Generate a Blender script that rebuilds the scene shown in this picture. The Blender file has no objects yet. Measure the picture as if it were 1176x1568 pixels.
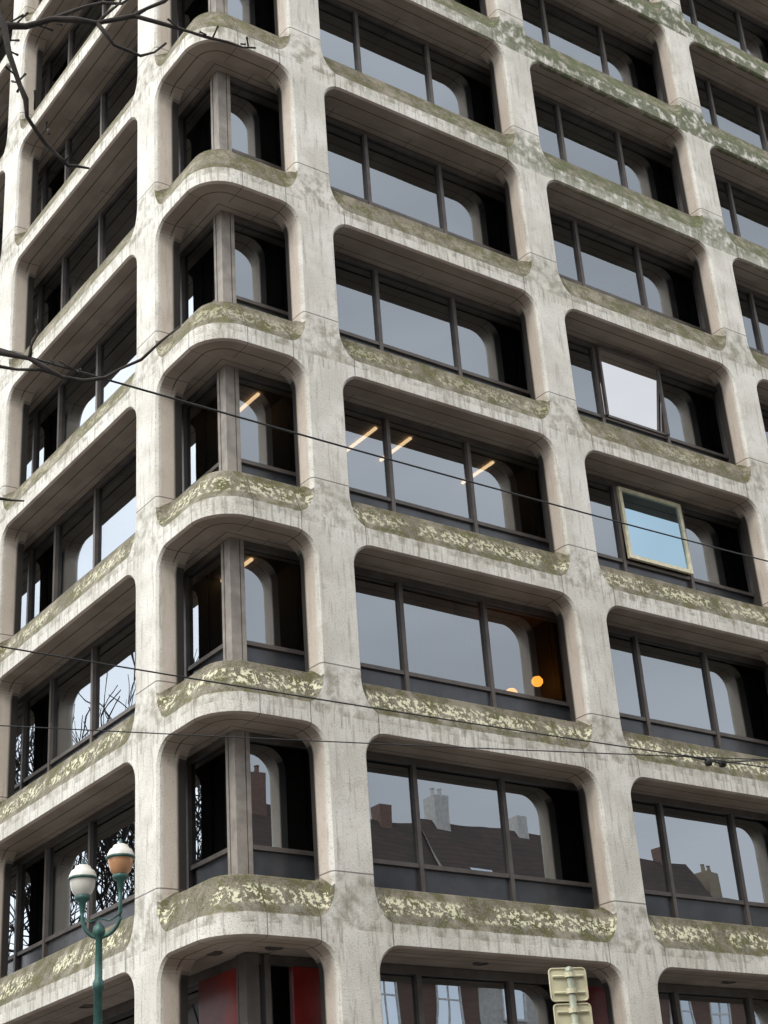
import bpy, bmesh, math, random
from mathutils import Vector, Matrix
random.seed(7)
scene=bpy.context.scene
COL=scene.collection
H=3.3; W=5.625; XB=2.331; YA=2.19; WL=6.65; R=.7; LARC=math.pi*R/2
GZ=-7.55; NLEV=8; REC=.85
XMAX=XB+5*W+.4; YMAX=YA+4*WL+.4

# ------------------------------------------------------------------ helpers
def link(o,parent=None):
    COL.objects.link(o)
    if parent: o.parent=parent
    return o
def empty(name):
    o=bpy.data.objects.new(name,None); COL.objects.link(o); return o
def mesh_obj(name,verts,faces,mat=None,parent=None,smooth=False):
    me=bpy.data.meshes.new(name); me.from_pydata([tuple(v) for v in verts],[],faces); me.update()
    if mat: me.materials.append(mat)
    if smooth:
        for p in me.polygons: p.use_smooth=True
    o=bpy.data.objects.new(name,me); return link(o,parent)
class MB:
    def __init__(s): s.v=[]; s.f=[]; s.m=[]
    def box(s,a,b,mi=0):
        x0,y0,z0=a; x1,y1,z1=b; i=len(s.v)
        s.v+=[(x0,y0,z0),(x1,y0,z0),(x1,y1,z0),(x0,y1,z0),(x0,y0,z1),(x1,y0,z1),(x1,y1,z1),(x0,y1,z1)]
        for f in [(0,3,2,1),(4,5,6,7),(0,1,5,4),(1,2,6,5),(2,3,7,6),(3,0,4,7)]:
            s.f.append(tuple(i+k for k in f)); s.m.append(mi)
    def quad(s,a,b,c,d,mi=0):
        i=len(s.v); s.v+=[a,b,c,d]; s.f.append((i,i+1,i+2,i+3)); s.m.append(mi)
    def poly(s,pts,mi=0):
        i=len(s.v); s.v+=list(pts); s.f.append(tuple(range(i,i+len(pts)))); s.m.append(mi)
    def tube(s,pts,rad,seg=6,mi=0):
        pts=[Vector(p) for p in pts]; base=len(s.v); n=len(pts)
        for i,p in enumerate(pts):
            d=(pts[min(i+1,n-1)]-pts[max(i-1,0)]).normalized()
            a=d.cross(Vector((0,0,1)));
            if a.length<.05: a=d.cross(Vector((1,0,0)))
            a.normalize(); b=d.cross(a)
            r=rad[i] if isinstance(rad,(list,tuple)) else rad
            for k in range(seg):
                t=2*math.pi*k/seg; s.v.append(tuple(p+(a*math.cos(t)+b*math.sin(t))*r))
        for i in range(n-1):
            for k in range(seg):
                k2=(k+1)%seg
                s.f.append((base+i*seg+k,base+i*seg+k2,base+(i+1)*seg+k2,base+(i+1)*seg+k)); s.m.append(mi)
        s.f.append(tuple(base+k for k in range(seg))[::-1]); s.m.append(mi)
        s.f.append(tuple(base+(n-1)*seg+k for k in range(seg))); s.m.append(mi)
    def lathe(s,c,prof,seg=20,mi=0):
        base=len(s.v)
        for r,z in prof:
            for k in range(seg):
                t=2*math.pi*k/seg; s.v.append((c[0]+r*math.cos(t),c[1]+r*math.sin(t),c[2]+z))
        for i in range(len(prof)-1):
            for k in range(seg):
                k2=(k+1)%seg
                s.f.append((base+i*seg+k,base+i*seg+k2,base+(i+1)*seg+k2,base+(i+1)*seg+k)); s.m.append(mi)
    def obj(s,name,mats,parent=None,smooth=False):
        me=bpy.data.meshes.new(name); me.from_pydata([tuple(v) for v in s.v],[],s.f)
        for m in (mats if isinstance(mats,list) else [mats]): me.materials.append(m)
        for p,mi in zip(me.polygons,s.m): p.material_index=mi; p.use_smooth=smooth
        me.update()
        return link(bpy.data.objects.new(name,me),parent)
def smooth_angle(o,deg):
    bpy.ops.object.select_all(action='DESELECT'); o.select_set(True); bpy.context.view_layer.objects.active=o
    bpy.ops.object.shade_smooth_by_angle(angle=math.radians(deg))

# ------------------------------------------------------------------ node helpers
def newmat(name):
    m=bpy.data.materials.new(name); m.use_nodes=True
    nt=m.node_tree; return m,nt,nt.nodes["Principled BSDF"]
def N(nt,t,**kw):
    n=nt.nodes.new(t)
    for k,v in kw.items(): setattr(n,k,v)
    return n
def setin(nt,sock,v):
    if isinstance(v,bpy.types.NodeSocket): nt.links.new(v,sock)
    else: sock.default_value=v
def mth(nt,op,a,b=None,c=None,clamp=False):
    n=N(nt,'ShaderNodeMath',operation=op,use_clamp=clamp); setin(nt,n.inputs[0],a)
    if b is not None: setin(nt,n.inputs[1],b)
    if c is not None: setin(nt,n.inputs[2],c)
    return n.outputs[0]
def mixc(nt,f,a,b,blend='MIX'):
    n=N(nt,'ShaderNodeMix',data_type='RGBA',blend_type=blend); setin(nt,n.inputs[0],f)
    setin(nt,n.inputs[6],a if isinstance(a,bpy.types.NodeSocket) else (*a,1)); setin(nt,n.inputs[7],b if isinstance(b,bpy.types.NodeSocket) else (*b,1))
    return n.outputs[2]
def noise(nt,vec,scale,detail=4,rough=.55,scl=None):
    if scl:
        mp=N(nt,'ShaderNodeMapping'); nt.links.new(vec,mp.inputs[0]); mp.inputs['Scale'].default_value=scl; vec=mp.outputs[0]
    n=N(nt,'ShaderNodeTexNoise'); nt.links.new(vec,n.inputs['Vector']); n.inputs['Scale'].default_value=scale
    n.inputs['Detail'].default_value=detail; n.inputs['Roughness'].default_value=rough; return n.outputs['Fac']
def ramp(nt,v,a,b,lo=0.,hi=1.):
    n=N(nt,'ShaderNodeMapRange'); n.interpolation_type='SMOOTHSTEP'; setin(nt,n.inputs[0],v)
    n.inputs[1].default_value=a; n.inputs[2].default_value=b; n.inputs[3].default_value=lo; n.inputs[4].default_value=hi; return n.outputs[0]
def bump(nt,h,strength,dist,bsdf):
    b=N(nt,'ShaderNodeBump'); b.inputs['Strength'].default_value=strength; b.inputs['Distance'].default_value=dist
    nt.links.new(h,b.inputs['Height']); nt.links.new(b.outputs[0],bsdf.inputs['Normal'])
def simple(name,col,rough=.6,metal=0,var=.15,scale=6,bs=0.0):
    m,nt,b=newmat(name); g=N(nt,'ShaderNodeNewGeometry').outputs['Position']
    n=noise(nt,g,scale,5); c=mixc(nt,ramp(nt,n,.3,.7),tuple(x*(1-var) for x in col),tuple(min(1,x*(1+var)) for x in col))
    nt.links.new(c,b.inputs['Base Color']); b.inputs['Roughness'].default_value=rough; b.inputs['Metallic'].default_value=metal
    if bs: bump(nt,n,bs,.01,b)
    return m

# ------------------------------------------------------------------ materials
def concrete_mat():
    m,nt,b=newmat("weathered_precast_concrete")
    geo=N(nt,'ShaderNodeNewGeometry'); P=geo.outputs['Position']; nrm=N(nt,'ShaderNodeSeparateXYZ'); nt.links.new(geo.outputs['True Normal'],nrm.inputs[0]); nz=nrm.outputs[2]
    def att(a): n=N(nt,'ShaderNodeAttribute'); n.attribute_name=a; return n.outputs['Fac']
    cd=att('cd'); zr=att('zr'); nn=att('nn'); cor=att('cor')
    big=noise(nt,P,.9,3); med=noise(nt,P,4,5,.62); fine=noise(nt,P,34,3,.75); streak=noise(nt,P,5.0,4,.62,(2.2,2.2,.22)); mid=noise(nt,P,1.9,4,.6)
    base=mixc(nt,ramp(nt,big,.35,.65),(.65,.625,.555),(.81,.785,.715))
    base=mixc(nt,ramp(nt,mid,.50,.70,0,.38),base,(.50,.46,.385))
    base=mixc(nt,ramp(nt,med,.52,.75,0,.40),base,(.43,.39,.31))
    base=mixc(nt,ramp(nt,streak,.53,.68,0,.50),base,(.31,.285,.235))
    base=mixc(nt,ramp(nt,fine,.32,.44,.70,0),base,(.23,.205,.165))
    base=mixc(nt,ramp(nt,fine,.56,.70,0,.4),base,(.92,.89,.82))
    # drips on the lower band of the beams
    band=mth(nt,'MAXIMUM',mth(nt,'GREATER_THAN',zr,2.24),mth(nt,'LESS_THAN',zr,-.70))
    drip=noise(nt,P,9,3,.6,(1.6,1.6,.18))
    base=mixc(nt,mth(nt,'MULTIPLY',band,ramp(nt,drip,.50,.64,0,.5)),base,(.27,.245,.19))
    # grime on pedestals and beam faces
    gz=mth(nt,'MULTIPLY',ramp(nt,zr,.03,-.12),ramp(nt,mth(nt,'ADD',med,mth(nt,'MULTIPLY',fine,.5)),.66,.90,0,.62))
    base=mixc(nt,gz,base,(.23,.205,.145))
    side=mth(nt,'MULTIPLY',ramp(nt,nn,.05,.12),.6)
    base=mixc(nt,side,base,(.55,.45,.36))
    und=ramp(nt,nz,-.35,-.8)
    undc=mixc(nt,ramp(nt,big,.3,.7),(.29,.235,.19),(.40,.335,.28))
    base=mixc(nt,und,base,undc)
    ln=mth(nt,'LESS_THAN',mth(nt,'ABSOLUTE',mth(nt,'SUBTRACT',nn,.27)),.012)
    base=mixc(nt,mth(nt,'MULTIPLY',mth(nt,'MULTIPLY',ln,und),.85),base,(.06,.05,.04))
    # shade painted into the columns' back edge and back, darkening their glass reflections
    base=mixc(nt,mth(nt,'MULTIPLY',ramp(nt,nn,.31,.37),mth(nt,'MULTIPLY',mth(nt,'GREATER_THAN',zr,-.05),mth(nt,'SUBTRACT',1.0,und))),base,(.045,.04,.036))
    # moss on sloped ledge
    sepP=N(nt,'ShaderNodeSeparateXYZ'); nt.links.new(P,sepP.inputs[0])
    hi=ramp(nt,sepP.outputs[2],11,19); lo=ramp(nt,sepP.outputs[2],13,3)
    inb=mth(nt,'MULTIPLY',ramp(nt,mth(nt,'ADD',zr,mth(nt,'MULTIPLY',med,.05)),-.705,-.67),ramp(nt,zr,.06,-.10))
    up=mth(nt,'MULTIPLY',ramp(nt,nz,.05,.13),inb)
    mn=mth(nt,'ADD',mth(nt,'MULTIPLY',med,.6),mth(nt,'MULTIPLY',fine,.4))
    mossc=mixc(nt,ramp(nt,fine,.36,.64),(.055,.05,.03),(.235,.21,.145))
    mossc=mixc(nt,ramp(nt,mid,.47,.64,0,.5),mossc,(.34,.305,.235))
    mf=mth(nt,'MULTIPLY',up,ramp(nt,mn,.34,.54,.76,.99))
    base=mixc(nt,mf,base,mossc)
    greenf=mth(nt,'MULTIPLY',up,mth(nt,'MULTIPLY',ramp(nt,med,.49,.62),.66))
    base=mixc(nt,greenf,base,(.12,.12,.045))
    alg=mth(nt,'MULTIPLY',mth(nt,'MULTIPLY',hi,ramp(nt,med,.36,.54)),mth(nt,'MULTIPLY',mth(nt,'MAXIMUM',ramp(nt,zr,-.1,-.3),band),ramp(nt,sepP.outputs[0],4,9)))
    base=mixc(nt,mth(nt,'MULTIPLY',alg,.88),base,(.12,.14,.075))
    # lichen colonies
    lw=noise(nt,P,12,3,.7)
    lz=mth(nt,'MULTIPLY',ramp(nt,zr,-.60,-.52),ramp(nt,zr,-.22,-.32))
    lf=mth(nt,'MULTIPLY',mth(nt,'MULTIPLY',ramp(nt,lw,.515,.54),lz),mth(nt,'MULTIPLY',up,mth(nt,'ADD',mth(nt,'MULTIPLY',lo,.82),.12)))
    lf=mth(nt,'MULTIPLY',lf,ramp(nt,mth(nt,'ADD',mth(nt,'MULTIPLY',big,.5),mth(nt,'MULTIPLY',mid,.5)),.43,.50))
    base=mixc(nt,lf,base,(.72,.70,.50))
    # joints
    def at(v,c,w): return mth(nt,'LESS_THAN',mth(nt,'ABSOLUTE',mth(nt,'SUBTRACT',v,c)),w)
    low=mth(nt,'MAXIMUM',mth(nt,'LESS_THAN',zr,-.2),mth(nt,'GREATER_THAN',zr,2.1))
    j1=mth(nt,'MULTIPLY',at(zr,0,.011),mth(nt,'LESS_THAN',cd,.46))
    j2=mth(nt,'MULTIPLY',at(cd,.64,.008),low)
    j3=mth(nt,'MULTIPLY',mth(nt,'MULTIPLY',at(cd,1.55,.008),cor),low)
    j=mth(nt,'MAXIMUM',j1,mth(nt,'MAXIMUM',j2,j3))
    base=mixc(nt,mth(nt,'MULTIPLY',j,.75),base,(.09,.075,.06))
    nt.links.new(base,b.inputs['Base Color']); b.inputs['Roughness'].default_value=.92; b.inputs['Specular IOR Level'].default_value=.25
    bump(nt,fine,.6,.022,b)
    return m
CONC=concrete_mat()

def soffit_mat():
    m,nt,b=newmat("soffit_boards")
    P=N(nt,'ShaderNodeNewGeometry').outputs['Position']; s=N(nt,'ShaderNodeSeparateXYZ'); nt.links.new(P,s.inputs[0])
    d=mth(nt,'MINIMUM',s.outputs[0],s.outputs[1])
    big=noise(nt,P,1.2,4)
    c=mixc(nt,ramp(nt,big,.3,.7),(.29,.235,.195),(.40,.34,.285))
    l=mth(nt,'LESS_THAN',mth(nt,'ABSOLUTE',mth(nt,'SUBTRACT',d,.66)),.010)
    a=mth(nt,'MAXIMUM',s.outputs[0],s.outputs[1]); l2=mth(nt,'LESS_THAN',mth(nt,'FRACT',mth(nt,'DIVIDE',mth(nt,'ADD',a,.45),1.875)),.008)
    c=mixc(nt,mth(nt,'MULTIPLY',mth(nt,'MAXIMUM',l,l2),.8),c,(.05,.04,.035))
    nt.links.new(c,b.inputs['Base Color']); b.inputs['Roughness'].default_value=.9; return m
SOFF=soffit_mat()
LEDGE=simple("ledge_concrete",(.30,.27,.22),.9,var=.25,scale=5,bs=.4)
FRAME=simple("bronze_aluminium_frame",(.115,.10,.09),.45,.3,var=.2,scale=3)
POST=simple("grey_aluminium_post",(.30,.27,.235),.5,.3,var=.2,scale=4)
PANEL=simple("spandrel_panel_dark",(.06,.064,.072),.25,.2,var=.2,scale=2)
CREAM=simple("cream_window_frame",(.78,.73,.52),.5)
REDP=simple("red_enamel_panel",(.19,.018,.014),.3,var=.25,scale=2)
INTW=simple("interior_wall",(.16,.135,.11),.8,var=.1,scale=1)
CURT=simple("curtain_cloth",(.62,.62,.60),.9,var=.08,scale=3)
def glass_mat(name,ior,tint,refl=(.86,.93,1.0)):
    m,nt,b=newmat(name); nt.nodes.remove(b); out=nt.nodes['Material Output']
    fr=N(nt,'ShaderNodeFresnel'); fr.inputs['IOR'].default_value=ior
    gl=N(nt,'ShaderNodeBsdfGlossy'); gl.inputs['Roughness'].default_value=.0; gl.inputs['Color'].default_value=(*refl,1)
    P=N(nt,'ShaderNodeNewGeometry').outputs['Position']; n=noise(nt,P,.7,1); bp=N(nt,'ShaderNodeBump'); bp.inputs['Strength'].default_value=.14; bp.inputs['Distance'].default_value=.02
    nt.links.new(n,bp.inputs['Height']); nt.links.new(bp.outputs[0],gl.inputs['Normal'])
    tr=N(nt,'ShaderNodeBsdfTransparent'); tr.inputs['Color'].default_value=(*tint,1)
    mx=N(nt,'ShaderNodeMixShader'); nt.links.new(fr.outputs[0],mx.inputs[0]); nt.links.new(tr.outputs[0],mx.inputs[1]); nt.links.new(gl.outputs[0],mx.inputs[2]); nt.links.new(mx.outputs[0],out.inputs[0])
    return m
GLASS=glass_mat("window_glass",3.7,(.30,.29,.28))
GLASSH=glass_mat("window_glass_blue",8.0,(.2,.2,.2),(.60,.84,1))
GLASST=glass_mat("window_glass_bright",14.0,(.2,.2,.2),(1,1,1))
def emis(name,col,st):
    m,nt,b=newmat(name); b.inputs['Base Color'].default_value=(*col,1); b.inputs['Emission Color'].default_value=(*col,1); b.inputs['Emission Strength'].default_value=st; return m
LAMPW=emis("warm_lamp",(1,.72,.40),3.8); LAMPO=emis("orange_pendant",(1,.40,.05),6)

# ------------------------------------------------------------------ building frame
def plan(s,n):
    h=LARC/2
    if s>=h: return (R+s-h,n)
    if s<=-h: return (n,R-s-h)
    a=s/h*math.pi/4
    t=math.radians(225)+a
    return (R+(R-n)*math.cos(t),R+(R-n)*math.sin(t))
def sx(x): return x-R+LARC/2
def sy(y): return -(y-R+LARC/2)
cols=[sy(YA+i*WL) for i in range(4,-1,-1)]+[sx(XB+i*W) for i in range(6)]
iA=4
fv=[];ff=[];acd=[];azr=[];ann=[];acor=[]
def lerp(a,b,t): return a+(b-a)*t
def cell(s0,s1,zbase,flat_bottom=None,corner=False):
    K=10
    nb=max(6,int((s1-s0)/.22)); ns=4
    Z0=-.85; Z1=2.45
    if flat_bottom is not None: Z0=flat_bottom
    rings=[ # L,bot,top,rxb,rzb,rxt,rzt,n_s,n_b,n_t
     (.345,-.715,2.28,.38,.62,.42,.42,0,0,0),
     (.355,-.71,2.27,.37,.61,.41,.41,.01,.002,.01),
     (.385,-.695,2.245,.33,.57,.385,.385,.045,.014,.04),
     (.395,-.45,2.24,.23,.35,.375,.375,.12,.105,.12),
     (.40,-.135,2.24,.11,.11,.37,.37,.30,.215,.30),
     (.40,-.11,2.24,.10,.10,.37,.37,.36,.245,.36),
     (.375,-.10,2.24,.10,.10,.37,.37,.50,.50,.50),
     (.02,-.40,2.52,.10,.10,.10,.10,.502,.502,.502)]
    def ring(p,outer=False):
        L,bo,to,rxb,rzb,rxt,rzt,n_s,n_b,n_t=p
        if flat_bottom is not None: bo=flat_bottom; rxb=rzb=.001
        a=s0+L; c=s1-L; pts=[]
        def put(s,z,wb,wt):
            n=n_b*wb+n_t*wt+n_s*(1-wb-wt); pts.append((s,z,n))
        for i in range(nb): t=i/nb; s=lerp(a+rxb,c-rxb,t); put(s,Z0 if outer else bo,1,0)
        for j in range(K):
            t=j/K; th=t*math.pi/2
            if outer: 
                s,z=(lerp(c-rxb,s1,2*t),Z0) if t<=.5 else (s1,lerp(Z0,bo+rzb,2*t-1))
            else: s,z=c-rxb+rxb*math.sin(th),bo+rzb-rzb*math.cos(th)
            put(s,z,math.cos(th)**2,0)
        for i in range(ns): t=i/ns; put(s1 if outer else c,lerp(bo+rzb,to-rzt,t),0,0)
        for j in range(K):
            t=j/K; th=t*math.pi/2
            if outer: s,z=(s1,lerp(to-rzt,Z1,2*t)) if t<=.5 else (lerp(s1,c-rxt,2*t-1),Z1)
            else: s,z=c-rxt+rxt*math.cos(th),to-rzt+rzt*math.sin(th)
            put(s,z,0,math.sin(th)**2)
        for i in range(nb): t=i/nb; put(lerp(c-rxt,a+rxt,t),Z1 if outer else to,0,1)
        for j in range(K):
            t=j/K; th=t*math.pi/2
            if outer: s,z=(lerp(a+rxt,s0,2*t),Z1) if t<=.5 else (s0,lerp(Z1,to-rzt,2*t-1))
            else: s,z=a+rxt-rxt*math.sin(th),to-rzt+rzt*math.cos(th)
            put(s,z,0,math.cos(th)**2)
        for i in range(ns): t=i/ns; put(s0 if outer else a,lerp(to-rzt,bo+rzb,t),0,0)
        for j in range(K):
            t=j/K; th=t*math.pi/2
            if outer: s,z=(s0,lerp(bo+rzb,Z0,2*t)) if t<=.5 else (lerp(s0,a+rxb,2*t-1),Z0)
            else: s,z=a+rxb-rxb*math.cos(th),bo+rzb-rzb*math.sin(th)
            put(s,z,math.sin(th)**2,0)
        return pts
    R0=ring(rings[0],True); R0=[(s,z,0) for s,z,n in R0]
    allr=[R0]+[ring(p) for p in rings]
    base=len(fv); n=len(R0)
    for rg in allr:
        for s,z,nn in rg:
            x,y=plan(s,nn); fv.append((x,y,zbase+z))
            acd.append(min(abs(s-s0),abs(s-s1))); azr.append(z if (z>-1.2 or flat_bottom is None) else -.3); ann.append(nn); acor.append(1. if corner else 0.)
    for r in range(len(allr)-1):
        for i in range(n):
            i2=(i+1)%n
            ff.append((base+r*n+i,base+r*n+i2,base+(r+1)*n+i2,base+(r+1)*n+i))
building=empty("office_building")
for ci in range(len(cols)-1):
    corner=(ci==iA)
    for k in range(0,NLEV): cell(cols[ci],cols[ci+1],k*H,None,corner)
    cell(cols[ci],cols[ci+1],-H,GZ+H,corner)
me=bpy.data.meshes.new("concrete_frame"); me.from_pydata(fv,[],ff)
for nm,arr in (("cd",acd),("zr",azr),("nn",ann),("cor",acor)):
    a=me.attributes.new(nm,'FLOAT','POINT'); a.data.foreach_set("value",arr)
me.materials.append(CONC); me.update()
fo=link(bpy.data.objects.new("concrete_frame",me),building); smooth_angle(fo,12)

def outline(n,step=12):
    pts=[]
    h=LARC/2
    pts.append(plan(cols[0],n))
    for i in range(step+1): pts.append(plan(-h+2*h*i/step,n))
    pts.append(plan(cols[-1],n)); return pts
def slab(zb,zt_,n,mi_b,mi_t,mb):
    o=outline(n); x1=plan(cols[-1],0)[0]; y1=plan(cols[0],0)[1]
    poly=o+[(x1,y1)]
    mb.poly([(x,y,zt_) for x,y in poly],mi_t); mb.poly([(x,y,zb) for x,y in poly][::-1],mi_b)
    for i in range(len(poly)):
        a=poly[i]; b=poly[(i+1)%len(poly)]
        mb.quad((a[0],a[1],zb),(b[0],b[1],zb),(b[0],b[1],zt_),(a[0],a[1],zt_),mi_t)
sb=MB()
for k in range(0,NLEV): slab(k*H-1.03,k*H-.125,.36,0,1,sb)
slab(NLEV*H-1.03,NLEV*H-.2,.02,0,1,sb)
sb.obj("floor_slabs",[SOFF,LEDGE],building)
pb=MB(); slab(NLEV*H-.84,NLEV*H+.1,.01,0,0,pb); pb.obj("roof_parapet",[LEDGE],building)
X1=plan(cols[-1],0)[0]; Y1=plan(cols[0],0)[1]
cb=MB(); cb.box((8,8,GZ),(X1-.02,Y1-.02,NLEV*H-1.1)); 
cb.box((X1-.3,.52,GZ),(X1-.01,8,NLEV*H-1.1)); cb.box((.52,Y1-.3,GZ),(8,Y1-.01,NLEV*H-1.1))
cb.obj("core_walls",[INTW],building)
pt=MB(); lights=MB()
for k in range(0,NLEV):
    for i in range(0,5):
        x=XB+i*W+ (0.1 if (i+k)%2 else W*.667)
        if i==0: x=XB+W*.985
        pt.box((x,REC+.12,k*H-.12),(x+.1,8,(k+1)*H-1.04))
    for i in range(0,4):
        y=YA+i*WL+.15; pt.box((REC+.12,y,k*H-.12),(8,y+.1,(k+1)*H-1.04))
    pt.box((XB-.1,REC+.12,k*H-.12),(XB,8,(k+1)*H-1.04))
pt.obj("partition_walls",[INTW],building)
for (k,xs) in [(2,(1.75,4.3,5.1,7.1)),(1,(1.5,2.7))]:
    for x in xs:
        for y in (1.3,4.2): 
            lights.box((x,y,(k+1)*H-1.08),(x+.05,y+1.0,(k+1)*H-1.04))
lights.obj("ceiling_light_strips",[LAMPW],building)
pd=MB()
pd.lathe((7.52,1.2,4.30),[(0.001,-.10),(.07,-.08),(.105,-.03),(.105,.03),(.07,.08),(.001,.10)],16)
pd.lathe((6.95,1.3,3.98),[(.12,0),(.11,.06),(.07,.11),(.001,.13)],16)
pd.obj("pendant_lamps",[LAMPO],building,True)
pc=MB(); pc.tube([(7.52,1.2,4.40),(7.52,1.2,5.55)],.006,5); pc.tube([(6.95,1.3,4.10),(6.95,1.3,5.55)],.006,5); pc.obj("pendant_cords",[FRAME],building)
# curtains behind some panes
cu=MB(); rc=random.Random(21)
def curtain(x0,x1,z0,z1):
    n=int((x1-x0)/.05); pts=[(x0+(x1-x0)*i/n,REC+.22+.03*math.sin(i*1.9)) for i in range(n+1)]
    for a,b in zip(pts,pts[1:]): cu.quad((a[0],a[1],z0),(b[0],b[1],z0),(b[0],b[1],z1),(a[0],a[1],z1))
curtain(5.55,5.95,1*H-.05,2*H-1.05); curtain(4.5,4.75,1*H-.05,2*H-1.05)
for k in range(0,7):
    for i in range(1,3):
        if rc.random()<.3:
            j=rc.randrange(3); a=XB+i*W+j*W/3+.08; curtain(a,a+rc.uniform(.3,.6),k*H,(k+1)*H-1.05)
cu.obj("curtains",[CURT],building,True)

# windows
fr=MB(); gl=MB(); pn=MB(); po=MB()
def frame_bar(side,a0,a1,z0,z1,d0=-.05,d1=.05,mb=None):
    mb=mb or fr
    if side=='R': mb.box((a0,REC+d0,z0),(a1,REC+d1,z1))
    else: mb.box((REC+d0,a0,z0),(REC+d1,a1,z1))
def pane(side,a0,a1,z0,z1,mb,mi=0,tilt=True):
    t=random.uniform(-.004,.004) if tilt else 0; u=random.uniform(-.004,.004) if tilt else 0
    if side=='R': mb.quad((a0,REC-t,z0),(a1,REC+t,z0),(a1,REC+t+u,z1),(a0,REC-t+u,z1),mi)
    else: mb.quad((REC-t,a1,z0),(REC+t,a0,z0),(REC+t+u,a0,z1),(REC-t+u,a1,z1),mi)
mR=[XB*1.0]
for i in range(5): mR+=[XB+i*W+W/3,XB+i*W+2*W/3,XB+(i+1)*W]
mL=[YA+.1]
for i in range(4): mL+=[YA+i*WL+q for q in (1.8,3.6,5.4)]+[YA+(i+1)*WL]
special={(2,5):'open',(3,5):'tilt'}
for k in range(0,NLEV):
    z0=k*H-.12; zs=k*H+.47; z1=(k+1)*H-1.035
    for side,ms,end in (('R',mR,X1-.3),('L',mL,Y1-.3)):
        e=[REC+.12]+ms
        frame_bar(side,e[0],end,z0,z0+.09,-.06,.06); frame_bar(side,e[0],end,zs-.035,zs+.035,-.055,.055); frame_bar(side,e[0],end,z1-.11,z1,-.06,.06)
        for m in ms[:-1]:
            frame_bar(side,m-.04,m+.04,z0+.09,z1-.11,-.07,.058)
        for j in range(len(e)-1):
            a,b=e[j],e[j+1]
            pane(side,a,b,z0+.09,zs-.03,pn,0)
            sp=special.get((k,j)) if side=='R' else None
            if sp is None: pane(side,a,b,zs+.03,z1-.10,gl,0)
            else:
                A,B=a+.06,b-.06; Z0,Z1=zs+.05,z1-.13
                if sp=='open':
                    tt=.05
                    def yy(z): return REC-.13+tt*(z-Z0)/(Z1-Z0)
                    ob=MB()
                    for (p,q,r_,s_) in [((A,Z0),(B,Z0),(B,Z0+.08),(A,Z0+.08)),((A,Z1-.08),(B,Z1-.08),(B,Z1),(A,Z1)),((A,Z0+.08),(A+.08,Z0+.08),(A+.08,Z1-.08),(A,Z1-.08)),((B-.08,Z0+.08),(B,Z0+.08),(B,Z1-.08),(B-.08,Z1-.08))]:
                        f=[(x,yy(z)-.04,z) for x,z in (p,q,r_,s_)]; bk=[(x,yy(z)+.03,z) for x,z in (p,q,r_,s_)]
                        i=len(ob.v); ob.v+=f+bk
                        for fc in [(0,1,2,3),(7,6,5,4),(0,4,5,1),(1,5,6,2),(2,6,7,3),(3,7,4,0)]: ob.f.append(tuple(i+c for c in fc)); ob.m.append(0)
                    ob.obj("open_window_sash",[CREAM],building)
                    gl.quad((A+.08,yy(Z0+.08),Z0+.08),(B-.08,yy(Z0+.08),Z0+.08),(B-.08,yy(Z1-.08),Z1-.08),(A+.08,yy(Z1-.08),Z1-.08),1)
                else:
                    gl.quad((A,REC+.02,Z0),(B,REC+.02,Z0),(B,REC-.13,Z1),(A,REC-.13,Z1),2)
                    frame_bar('R',A,B,Z0-.03,Z0+.02,-.09,.0); frame_bar('R',A,B,Z1-.0,Z1+.04,-.17,-.08)
                    frame_bar('R',A-.02,A+.03,Z0-.03,Z1+.04,-.15,-.08); frame_bar('R',B-.03,B+.02,Z0-.03,Z1+.04,-.15,-.08)
    po.box((REC-.06,REC-.06,z0),(REC+.12,REC+.12,z1))
    po.box((REC+.135,REC-.07,z0),(REC+.205,REC+.03,z1)); po.box((REC-.07,REC+.135,z0),(REC+.03,REC+.205,z1))
fr.obj("window_frames",[FRAME],building); gl.obj("window_panes",[GLASS,GLASSH,GLASST],building); pn.obj("sill_panels",[PANEL],building); po.obj("corner_posts",[POST],building)
# ground storey shopfront
gf=MB(); gg=MB(); rp=MB(); dl=MB()
gn=1.15; zt_=-1.04
for side in 'RL':
    cc=[XB+i*W for i in range(6)] if side=='R' else [YA+i*WL for i in range(5)]
    ww=W if side=='R' else WL
    def bx(mb,a0,a1,n0,n1,z0,z1):
        if side=='R': mb.box((a0,n0,z0),(a1,n1,z1))
        else: mb.box((n0,a0,z0),(n1,a1,z1))
    end=(X1 if side=='R' else Y1)-.4
    bx(gf,gn,end,gn-.05,gn+.05,zt_-.14,zt_); bx(gf,gn,end,gn-.05,gn+.05,-4.6,-4.45); bx(gf,gn,end,gn-.08,gn+.08,GZ,GZ+.5)
    if side=='R': gg.quad((gn,gn,GZ),(end,gn,GZ),(end,gn,zt_),(gn,gn,zt_))
    else: gg.quad((gn,end,GZ),(gn,gn,GZ),(gn,gn,zt_),(gn,end,zt_))
    for c in cc:
        bx(rp,c-.45,min(c+.35,end),gn-.06,gn+.10,GZ,zt_-.145)
    for c in cc[:-1]:
        for q in (1/3,2/3): bx(gf,c+ww*q-.05,c+ww*q+.05,gn-.07,gn+.06,GZ+.5,zt_-.14)
    for c in cc[:-1]:
        p=(c+ww*.5,.66) if side=='R' else (.66,c+ww*.5); dl.lathe((p[0],p[1],-1.034),[(.001,0),(.11,0),(.11,-.012),(.14,-.012),(.14,.01)],16)
rp.box((gn-.07,1.32,GZ),(gn+.1,1.74,zt_-.145))
for p in ((.62,1.25),(1.3,.66)): dl.lathe((p[0],p[1],-1.034),[(.001,0),(.11,0),(.11,-.012),(.14,-.012),(.14,.01)],16)
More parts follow.
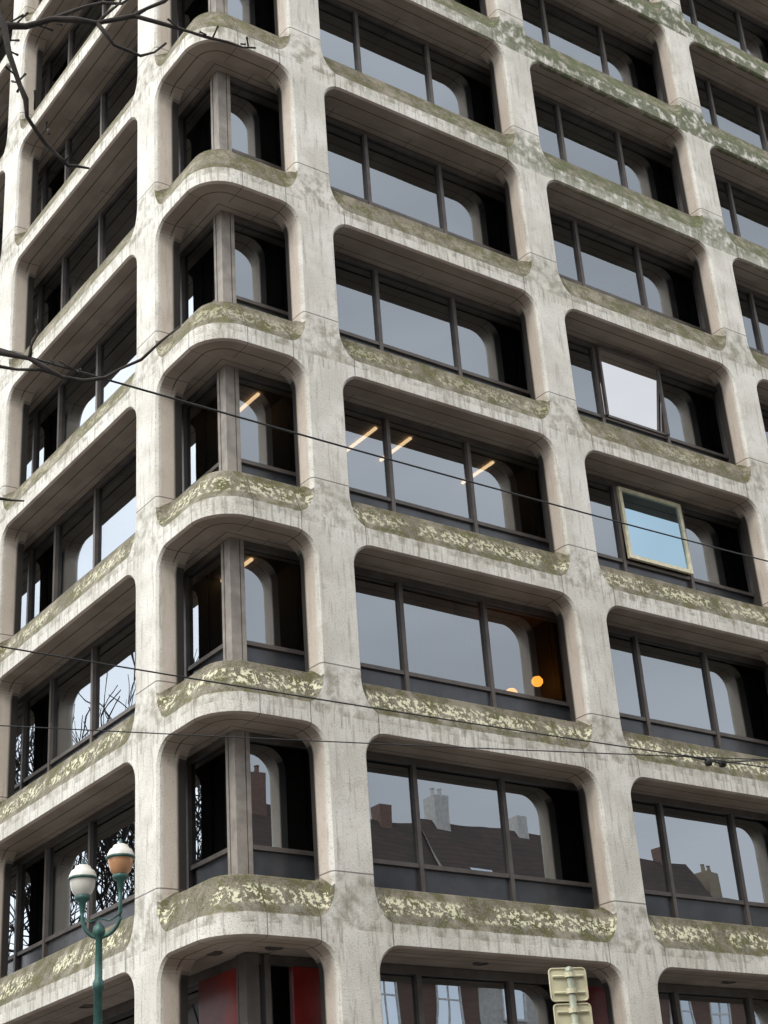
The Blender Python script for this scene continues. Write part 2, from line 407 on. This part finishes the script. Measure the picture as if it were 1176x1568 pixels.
po2=MB(); po2.box((gn-.12,gn-.12,GZ),(gn+.1,gn+.1,zt_)); po2.box((gn+.2,gn-.12,GZ),(gn+.3,gn,zt_)); po2.box((gn-.12,gn+.05+.07,GZ),(gn,gn+.16,zt_))
po2.obj("entrance_corner_post",[FRAME],building)
gf.obj("shopfront_frames",[FRAME],building); gg.obj("shopfront_glass",[GLASS],building); rp.obj("red_piers",[REDP],building); dl.obj("soffit_downlights",[FRAME],building)

# ------------------------------------------------------------------ ground, road, pavement
def ground_mat(name,c0,c1,sc):
    m,nt,b=newmat(name); P=N(nt,'ShaderNodeNewGeometry').outputs['Position']
    n=noise(nt,P,sc,4); c=mixc(nt,ramp(nt,n,.3,.7),c0,c1)
    nt.links.new(c,b.inputs['Base Color']); b.inputs['Roughness'].default_value=.85; return m
ASPH=ground_mat("asphalt",(.04,.04,.042),(.06,.06,.06),.6); PAVE=ground_mat("paving",(.20,.19,.175),(.28,.265,.24),1.0); GRND=ground_mat("ground_soil",(.10,.095,.08),(.15,.14,.12),.3)
KERB=simple("kerb_stone",(.30,.29,.27),.8)
mesh_obj("ground",[(-600,-600,GZ-.16),(600,-600,GZ-.16),(600,600,GZ-.16),(-600,600,GZ-.16)],[(0,1,2,3)],GRND)
rd=MB(); rd.quad((-200,-24,GZ-.15),(200,-24,GZ-.15),(200,-5,GZ-.15),(-200,-5,GZ-.15)); rd.quad((-18,-5,GZ-.15),(-5,-5,GZ-.15),(-5,200,GZ-.15),(-18,200,GZ-.15)); rd.obj("road",[ASPH])
mk=MB()
WHITE=simple("road_paint",(.7,.7,.68),.7)
for i in range(-20,30): mk.quad((i*6,-14.6,GZ-.146),(i*6+3,-14.6,GZ-.146),(i*6+3,-14.45,GZ-.146),(i*6,-14.45,GZ-.146))
mk.obj("road_markings",[WHITE])
pv=MB(); 
pv.box((-4.9,-4.9,GZ-.155),(120,.9,GZ)); pv.box((-4.9,.9,GZ-.155),(.9,120,GZ)); pv.box((-120,-32,GZ-.155),(120,-24.1,GZ)); pv.box((-26,-4.9,GZ-.155),(-18.1,120,GZ))
pv.obj("pavement",[PAVE])
kb=MB(); kb.box((-5.05,-5.05,GZ-.155),(120,-4.9,GZ+.005)); kb.box((-5.05,-4.9,GZ-.155),(-4.9,120,GZ+.005)); kb.box((-120,-24.1,GZ-.155),(120,-23.95,GZ+.005)); kb.box((-18.1,-4.9,GZ-.155),(-17.95,120,GZ+.005)); kb.obj("kerb",[KERB])

# ------------------------------------------------------------------ opposite houses
def brick(name,c0,c1,mort):
    m,nt,b=newmat(name); g=N(nt,'ShaderNodeNewGeometry'); s=N(nt,'ShaderNodeSeparateXYZ'); nt.links.new(g.outputs['Position'],s.inputs[0])
    cmb=N(nt,'ShaderNodeCombineXYZ'); nt.links.new(mth(nt,'ADD',s.outputs[0],s.outputs[1]),cmb.inputs[0]); nt.links.new(s.outputs[2],cmb.inputs[1])
    t=N(nt,'ShaderNodeTexBrick'); nt.links.new(cmb.outputs[0],t.inputs['Vector']); t.inputs['Scale'].default_value=1; t.inputs['Brick Width'].default_value=.22; t.inputs['Row Height'].default_value=.075; t.inputs['Mortar Size'].default_value=.008
    t.inputs['Color1'].default_value=(*c0,1); t.inputs['Color2'].default_value=(*c1,1); t.inputs['Mortar'].default_value=(*mort,1)
    nt.links.new(t.outputs[0],b.inputs['Base Color']); b.inputs['Roughness'].default_value=.85; return m
def tiles(name,c0,c1):
    m,nt,b=newmat(name); g=N(nt,'ShaderNodeNewGeometry').outputs['Position']; s=N(nt,'ShaderNodeSeparateXYZ'); nt.links.new(g,s.inputs[0])
    w=mth(nt,'FRACT',mth(nt,'MULTIPLY',s.outputs[2],4)); n=noise(nt,g,2,4); c=mixc(nt,ramp(nt,n,.3,.7),c0,c1); c=mixc(nt,mth(nt,'MULTIPLY',mth(nt,'LESS_THAN',w,.18),.6),c,tuple(x*.4 for x in c0))
    nt.links.new(c,b.inputs['Base Color']); b.inputs['Roughness'].default_value=.8; return m
BR=brick("red_brick",(.13,.065,.048),(.17,.085,.06),(.19,.17,.15)); BW=simple("white_render",(.5,.48,.45),.8); BY=brick("yellow_brick",(.24,.19,.13),(.28,.22,.15),(.28,.25,.21))
TI=tiles("roof_tiles",(.045,.032,.027),(.075,.046,.036)); TD=tiles("slate_tiles",(.04,.04,.045),(.07,.07,.075)); WF=simple("white_joinery",(.65,.64,.62),.5)
HG=glass_mat("house_glass",3.5,(.08,.08,.09))
def house(name,w,d,ze,zr,wall,roof,M,storeys=4,sky=2):
    e=empty(name)
    mb=MB(); mb.box((0,-d,0),(w,0,ze)); 
    i=len(mb.v); mb.v+=[(0,0,ze),(0,-d,ze),(0,-d/2,zr),(w,0,ze),(w,-d,ze),(w,-d/2,zr)]; mb.f+=[(i,i+2,i+1),(i+3,i+4,i+5)]; mb.m+=[0,0]
    rf=MB(); o=.35; sl=(zr-ze)/(d/2)
    for sgn in (1,-1):
        y0=o if sgn>0 else -d-o; 
        rf.quad((-.1,y0,ze-o*sl+.12),(w+.1,y0,ze-o*sl+.12),(w+.1,-d/2,zr+.12),(-.1,-d/2,zr+.12))
        rf.quad((-.1,y0,ze-o*sl),(w+.1,y0,ze-o*sl),(w+.1,y0,ze-o*sl+.12),(-.1,y0,ze-o*sl+.12))
    mb.box((w*.12,-d/2-.5,zr-1),(w*.12+.9,-d/2+.4,zr+1.2)); mb.box((w*.8,-d/2-.4,zr-1),(w*.8+.6,-d/2+.3,zr+.8))
    for q in (.2,.65): mb.lathe((w*.12+q,-d/2,zr+1.2),[(.12,0),(.10,.35),(.13,.4),(.001,.4)],8)
    wf=MB(); wg=MB(); n=max(2,int(w/2.4)); sh=ze/storeys
    for s in range(storeys):
        for j in range(n):
            cx=(j+.5)*w/n; z0=s*sh+.9; z1=s*sh+sh-.5
            if s==0 and j==0: z0=.1
            a,b_=cx-.55,cx+.55
            wg.quad((a,.02,z0),(b_,.02,z0),(b_,.02,z1),(a,.02,z1))
            wf.box((a-.08,.0,z0-.1),(b_+.08,.08,z0)); wf.box((a-.08,0,z1),(b_+.08,.06,z1+.1)); wf.box((a-.08,0,z0),(a,.06,z1)); wf.box((b_,0,z0),(b_+.08,.06,z1)); wf.box((cx-.03,.01,z0),(cx+.03,.05,z1)); wf.box((a,.012,(z0+z1)/2+.2),(b_,.045,(z0+z1)/2+.26))
    wf.box((-.05,0,ze-.3),(w+.05,.3,ze-.05))
    for j in range(sky):
        cx=(j+.6)*w/(sky+.2); y0=-d*.18; y1=-d*.28
        f=lambda y:ze+(-y)*sl+.17
        wg.quad((cx-.5,y0,f(y0)+.03),(cx+.5,y0,f(y0)+.03),(cx+.5,y1,f(y1)+.03),(cx-.5,y1,f(y1)+.03))
        for a,b_ in ((cx-.58,cx-.5),(cx+.5,cx+.58)): wf.quad((a,y0,f(y0)+.04),(b_,y0,f(y0)+.04),(b_,y1,f(y1)+.04),(a,y1,f(y1)+.04))
    for ob in (mb.obj("walls",[wall]),rf.obj("roof",[roof]),wf.obj("window_frames",[WF]),wg.obj("windows",[HG])):
        ob.parent=e
    e.matrix_world=M; return e
i=0
specs=[(9,13.6,20.2,BR,TI),(7,14.4,20.3,BW,TI),(10,13.6,20.0,BR,TI),(8,12.6,18.6,BY,TD),(9,13.9,20.4,BR,TI),(7,14.0,19.2,BW,TD)]
xx=-30
while xx<72:
    w,ze,zr,wa,ro=specs[i%6]; house("brick_house" if wa is not BW else "rendered_house",w,9,ze,zr,wa,ro,Matrix.Translation((xx,-28,GZ))); xx+=w+.02; i+=1
yy_=8
while yy_<75:
    w,ze,zr,wa,ro=specs[(i*5)%6]
    house("brick_house" if wa is not BW else "rendered_house",w,9,ze-3,zr-3.5,wa,ro,Matrix.Translation((-24,yy_+w,GZ))@Matrix.Rotation(-math.pi/2,4,'Z')); yy_+=w+.02; i+=1

# ------------------------------------------------------------------ trees
BARK=simple("bark",(.05,.042,.036),.9,var=.35,scale=12,bs=.5)
def grow(mb,p,d,r,l,depth,rng):
    n=3; pts=[p]; rad=[r]; q=Vector(p); dd=Vector(d)
    for i in range(n):
        dd=(dd+Vector((rng.uniform(-.18,.18),rng.uniform(-.18,.18),rng.uniform(-.05,.14)))).normalized(); q=q+dd*l/n; pts.append(tuple(q)); rad.append(r*(1-.42*(i+1)/n))
    mb.tube(pts,rad,5 if depth<3 else 3)
    if depth>=6: return
    for c in range(3 if depth<5 else 4):
        ax=Vector((rng.uniform(-1,1),rng.uniform(-1,1),rng.uniform(-.2,.7))).normalized()
        nd=(dd*.75+ax*.75).normalized()
        k=rng.choice((1,2,3)) if c else 3
        grow(mb,pts[k],nd,max(rad[k]*.7,.019),l*rng.uniform(.62,.82),depth+1,rng)
rng=random.Random(3); tb=MB(); grow(tb,(0,0,0),(0,0,1),.22,5.2,0,rng)
hh=max(v[2] for v in tb.v); S=20.5/hh
t0=tb.obj("bare_tree",[BARK])
for j,(tx,ty,s,rz) in enumerate([(-8.5,15,1.0,0),(-10.5,21,1.1,5.1),(-9.5,27,1.12,1.3),(-10,35,1.12,2.6),(-11,45,1.2,4)]):
    o=t0 if j==0 else link(bpy.data.objects.new("bare_tree",t0.data)); o.location=(tx,ty,GZ-.15); o.scale=(s*S*.8,s*S*.8,s*S); o.rotation_euler=(0,0,rz)
nb_=MB()
nb_.tube([(-9.9,-12.2,GZ-.16),(-9.8,-12.3,-5),(-9.7,-12.5,-2.5),(-9.6,-12.7,0),(-9.5,-12.9,1.6),(-9.5,-12.9,3)],[.19,.16,.14,.11,.07,.03],12)
rw=random.Random(5)
def br(pts,r0,r1):
    out=[Vector(pts[0])]
    for a,b in zip(pts,pts[1:]):
        a=Vector(a); b=Vector(b); L=(b-a).length
        m=(a+b)/2+Vector((rw.uniform(-1,1),rw.uniform(-1,1),rw.uniform(-1,1)))*L*.07
        out+=[m,b]
    n=len(out)-1; nb_.tube(out,[(r0+(r1-r0)*i/n)*(1+.18*math.sin(i*2.3)) for i in range(n+1)],6)
br([(-9.6,-12.75,-.1),(-9.3,-12.95,.2),(-9.09,-13.08,.36),(-8.89,-13.13,.44),(-8.64,-13.24,.52),(-8.40,-13.30,.56),(-8.21,-13.37,.65),(-8.05,-13.43,.79),(-7.92,-13.49,.96)],.028,.008)
br([(-8.40,-13.30,.56),(-8.30,-13.31,.44),(-8.13,-13.30,.45),(-7.99,-13.34,.58)],.013,.006)
br([(-8.21,-13.37,.65),(-7.90,-13.44,.63),(-7.7,-13.52,.585),(-7.53,-13.56,.59)],.013,.005)
br([(-8.64,-13.24,.52),(-8.45,-13.25,.70),(-8.25,-13.3,.78),(-8.1,-13.3,.95)],.012,.006)
br([(-8.40,-13.30,.56),(-8.28,-13.33,.74),(-8.22,-13.36,.92)],.009,.006)
br([(-9.55,-12.8,.5),(-9.25,-13.1,.6),(-9.05,-13.23,.55),(-8.93,-13.29,.28),(-8.83,-13.29,-.07),(-8.76,-13.24,-.22),(-8.62,-13.17,-.29),(-8.50,-13.19,-.40),(-8.37,-13.17,-.35)],.024,.007)
br([(-9.62,-12.6,-1.5),(-9.1,-12.3,-1.15),(-8.67,-12.23,-1.04),(-8.49,-12.34,-1.09),(-8.35,-12.42,-1.13),(-8.18,-12.48,-1.23),(-7.95,-12.54,-1.20),(-7.77,-12.62,-1.07),(-7.59,-12.74,-.86)],.022,.006)
br([(-8.35,-12.42,-1.13),(-8.36,-12.46,-1.08),(-8.33,-12.49,-.99),(-8.36,-12.52,-.93)],.011,.007)
br([(-8.67,-12.23,-1.04),(-8.6,-12.28,-1.10),(-8.47,-12.31,-1.16),(-8.29,-12.43,-1.19),(-8.18,-12.48,-1.23)],.012,.007)
br([(-9.63,-12.5,-2.2),(-9.0,-12.1,-1.9),(-8.56,-12.07,-1.88),(-8.39,-12.19,-1.90),(-8.28,-12.26,-1.92)],.014,.005)
def lerpv(a,b,t): return tuple(a[i]+(b[i]-a[i])*t for i in range(3))
for a,b in [((-8.89,-13.13,.44),(-8.40,-13.30,.56)),((-8.21,-13.37,.65),(-7.53,-13.56,.59)),((-8.83,-13.29,-.07),(-8.50,-13.19,-.40)),((-8.49,-12.34,-1.09),(-7.95,-12.54,-1.20)),((-8.93,-13.29,.28),(-8.83,-13.29,-.07))]:
    for q in range(5):
        p=Vector(lerpv(a,b,random.random())); d=Vector((random.uniform(-1,1),random.uniform(-1,1),random.uniform(-.3,1))).normalized()*random.uniform(.03,.12)
        nb_.tube([p,p+d*.6,p+d],[.006,.005,.008],5)
rng2=random.Random(11)
for q in range(7):
    z=rng2.uniform(-1,3); ang=rng2.uniform(2.4,4.2); grow(nb_,(-9.55,-12.8,z),(math.cos(ang),math.sin(ang),.5),.03,1.3,3,rng2)
nb_.obj("bare_tree",[BARK],None,True)

# ------------------------------------------------------------------ overhead wires
CAB=simple("black_cable",(.015,.015,.015),.6)
def wire(name,a,b,sag,r=.011,ext=1.0):
    mb=MB(); a=Vector(a); b=Vector(b); d=b-a; a2=a-d*.6*ext; b2=b+d*.4*ext
    pts=[]
    for i in range(25):
        t=i/24; p=a2.lerp(b2,t); p.z-=sag*4*t*(1-t)-sag*.9; pts.append(p)
    mb.tube(pts,r,5); return mb.obj(name,[CAB],None,True)
wire("overhead_wire",(-6.47,-9.78,.67),(3.87,-7.91,1.99),.12,.009)
wire("overhead_wire",(-6.51,-6.95,-.45),(2.76,-7.01,-.35),.10,.008)
wire("overhead_wire",(-5.30,-3.91,-.05),(2.76,-7.02,-.31),.06,.007)
mb=MB(); mb.tube([(2.2,-7.0,-.33),(2.76,-7.01,-.35),(7.49,-4.48,1.11)],.012,5)
mb.lathe((2.6,-7.0,-.36),[(.001,-.05),(.04,-.04),(.05,0),(.04,.04),(.001,.05)],10); mb.lathe((2.95,-6.9,-.30),[(.001,-.05),(.04,-.04),(.05,0),(.04,.04),(.001,.05)],10)
mb.obj("overhead_wire",[CAB],None,True)

# ------------------------------------------------------------------ street lamp
GREEN=simple("green_cast_iron",(.035,.10,.085),.45,.2,var=.3,scale=8)
OPAL=simple("opal_glass",(.66,.64,.57),.25,var=.05)
COPPER=simple("amber_glass",(.50,.26,.13),.2,var=.2)
lamp=empty("street_lamp"); lx,ly=-1.90,-.15
mb=MB(); mb.lathe((lx,ly,GZ),[(.16,0),(.16,.25),(.12,.35),(.10,1.1),(.12,1.15),(.075,1.25),(.06,3.0),(.055,5.6),(.075,5.62),(.075,5.70),(.05,5.75),(.045,6.28),(.07,6.30),(.085,6.36),(.07,6.42),(.03,6.46),(.001,6.5)],16)
hx,hy=.8,-.57
def arm(off,zt):
    pts=[(lx,ly,-1.30)]
    for j in range(9):
        t=j/8; a=t*math.pi/2
        pts.append((lx+hx*off*math.sin(a),ly+hy*off*math.sin(a),-1.27+ .30*(1-math.cos(a))))
    pts.append((lx+hx*off,ly+hy*off,zt)); mb.tube(pts,.028,8)
    mb.tube([(lx,ly,-1.02),(lx+hx*off*.5,ly+hy*off*.5,-1.06),(lx+hx*off,ly+hy*off,-.98)],.012,6)
arm(-.23,-.78); arm(.28,-.52)
op=MB(); co=MB()
for off,zt,which in ((-.23,-.74,0),(.28,-.49,1)):
    c=(lx+hx*off,ly+hy*off,zt)
    mb.lathe(c,[(.03,-.20),(.05,-.06),(.10,-.03),(.11,.02),(.06,.05)],16)
    (co if which else op).lathe(c,[(.08,.02),(.13,.07),(.16,.15),(.17,.235)],20)
    mb.lathe(c,[(.17,.235),(.195,.24),(.195,.262),(.17,.27)],20)
    op.lathe(c,[(.185,.27),(.18,.30),(.15,.36),(.11,.39),(.10,.42),(.055,.44),(.001,.445)],20)
    mb.lathe(c,[(.03,.44),(.018,.48),(.02,.50),(.001,.52)],10)
mb.obj("pole_and_arms",[GREEN],lamp,True); op.obj("lantern_glass",[OPAL],lamp,True); co.obj("amber_lantern_glass",[COPPER],lamp,True)

# ------------------------------------------------------------------ traffic sign (seen from behind)
SGB=simple("sign_back_metal",(.60,.565,.39),.5,.1,var=.12,scale=7); GAL=simple("galvanised_pole",(.33,.35,.27),.45,.4)
sign=empty("traffic_sign"); px,py=-2.25,-9.5
mb=MB(); mb.tube([(px,py,GZ-.155),(px,py,-3.50)],.03,12); mb.lathe((px,py,-3.50),[(.034,-.03),(.034,0),(.001,.015)],12); mb.obj("pole",[GAL],sign,True)
def plate(name,zc,w,h,ang,off):
    t=Vector((math.cos(ang),math.sin(ang),0)); nrm=Vector((-t.y,t.x,0))
    rr=.03; pts=[]
    for cx,cz,a0 in ((w/2-rr,h/2-rr,0),(-w/2+rr,h/2-rr,90),(-w/2+rr,-h/2+rr,180),(w/2-rr,-h/2+rr,270)):
        for k in range(5): a=math.radians(a0+k*22.5); pts.append((cx+rr*math.cos(a),cz+rr*math.sin(a)))
    c=Vector((px,py,zc))+nrm*.07+t*off
    mb=MB(); f=[tuple(c+t*a+Vector((0,0,b))) for a,b in pts]; bk=[tuple(c+t*a+Vector((0,0,b))+nrm*.012) for a,b in pts]
    mb.poly(f); mb.poly(bk[::-1]); n=len(f)
    for i in range(n): mb.quad(f[i],f[(i+1)%n],bk[(i+1)%n],bk[i])
    for i in range(n):
        a=Vector(f[i]); b=Vector(f[(i+1)%n]); mb.tube([a-nrm*.006,b-nrm*.006],.007,5)
    for dz in (-h*.25,h*.25):
        a=c-t*(w*.42)+Vector((0,0,dz))-nrm*.012; b=c+t*(w*.42)+Vector((0,0,dz))-nrm*.012; mb.tube([a,b],.012,6)
        mb.lathe((px,py,zc+dz),[(.034,-.02),(.042,-.02),(.042,.02),(.034,.02)],10)
    mb.obj(name,[SGB],sign)
plate("upper_plate",-3.62,.31,.26,math.radians(-25),0.0); plate("lower_plate",-3.90,.31,.25,math.radians(-25),.01)

# ------------------------------------------------------------------ camera, world, sun
cam=bpy.data.cameras.new("camera"); cam.sensor_fit='HORIZONTAL'; cam.sensor_width=36; cam.lens=36*2456.9/1176; cam.clip_end=2000; cam.clip_start=.1
co_=bpy.data.objects.new("camera",cam); COL.objects.link(co_)
fw=Vector((.53878,.71346,.44798)); r2=Vector((.81579,-.57456,-.06610)); u2=r2.cross(fw)
Mx=Matrix(((r2.x,u2.x,-fw.x,-11.3268),(r2.y,u2.y,-fw.y,-19.4775),(r2.z,u2.z,-fw.z,-5.9514),(0,0,0,1))); co_.matrix_world=Mx
scene.camera=co_
w=bpy.data.worlds.new("World"); scene.world=w; w.use_nodes=True; nt=w.node_tree
bg=nt.nodes['Background']; sky=N(nt,'ShaderNodeTexSky'); sky.sky_type='NISHITA'; sky.sun_disc=False
elev=math.radians(46); az=math.radians(240)
sky.sun_elevation=elev; sky.sun_rotation=az; sky.air_density=1.0; sky.dust_density=4.0; sky.ozone_density=1.0
tc=N(nt,'ShaderNodeTexCoord').outputs['Generated']
cl=noise(nt,tc,2.2,4,.55,(1,1,2.2))
dp=N(nt,'ShaderNodeVectorMath',operation='DOT_PRODUCT'); nt.links.new(tc,dp.inputs[0]); dp.inputs[1].default_value=(-.50,.76,.42)
glow=ramp(nt,dp.outputs['Value'],.05,.95,9.6,27.0)
cloud=mth(nt,'MULTIPLY',glow,ramp(nt,cl,.3,.7,.80,1.18))
vm=N(nt,'ShaderNodeVectorMath',operation='SCALE'); vm.inputs[0].default_value=(.955,.985,1.025); nt.links.new(cloud,vm.inputs['Scale'])
mx=N(nt,'ShaderNodeMix',data_type='RGBA'); mx.inputs[0].default_value=.85; nt.links.new(sky.outputs[0],mx.inputs[6]); nt.links.new(vm.outputs[0],mx.inputs[7])
nt.links.new(mx.outputs[2],bg.inputs[0]); bg.inputs[1].default_value=.13
sd=bpy.data.lights.new("sun",'SUN'); sd.energy=1.5; sd.angle=math.radians(16); sd.color=(1,.95,.88)
so=bpy.data.objects.new("sun",sd); COL.objects.link(so)
dirv=Vector((math.sin(az)*math.cos(elev),math.cos(az)*math.cos(elev),math.sin(elev)))
so.rotation_euler=dirv.to_track_quat('Z','Y').to_euler()
scene.view_settings.view_transform='Standard'; scene.view_settings.look='None'; scene.view_settings.exposure=0
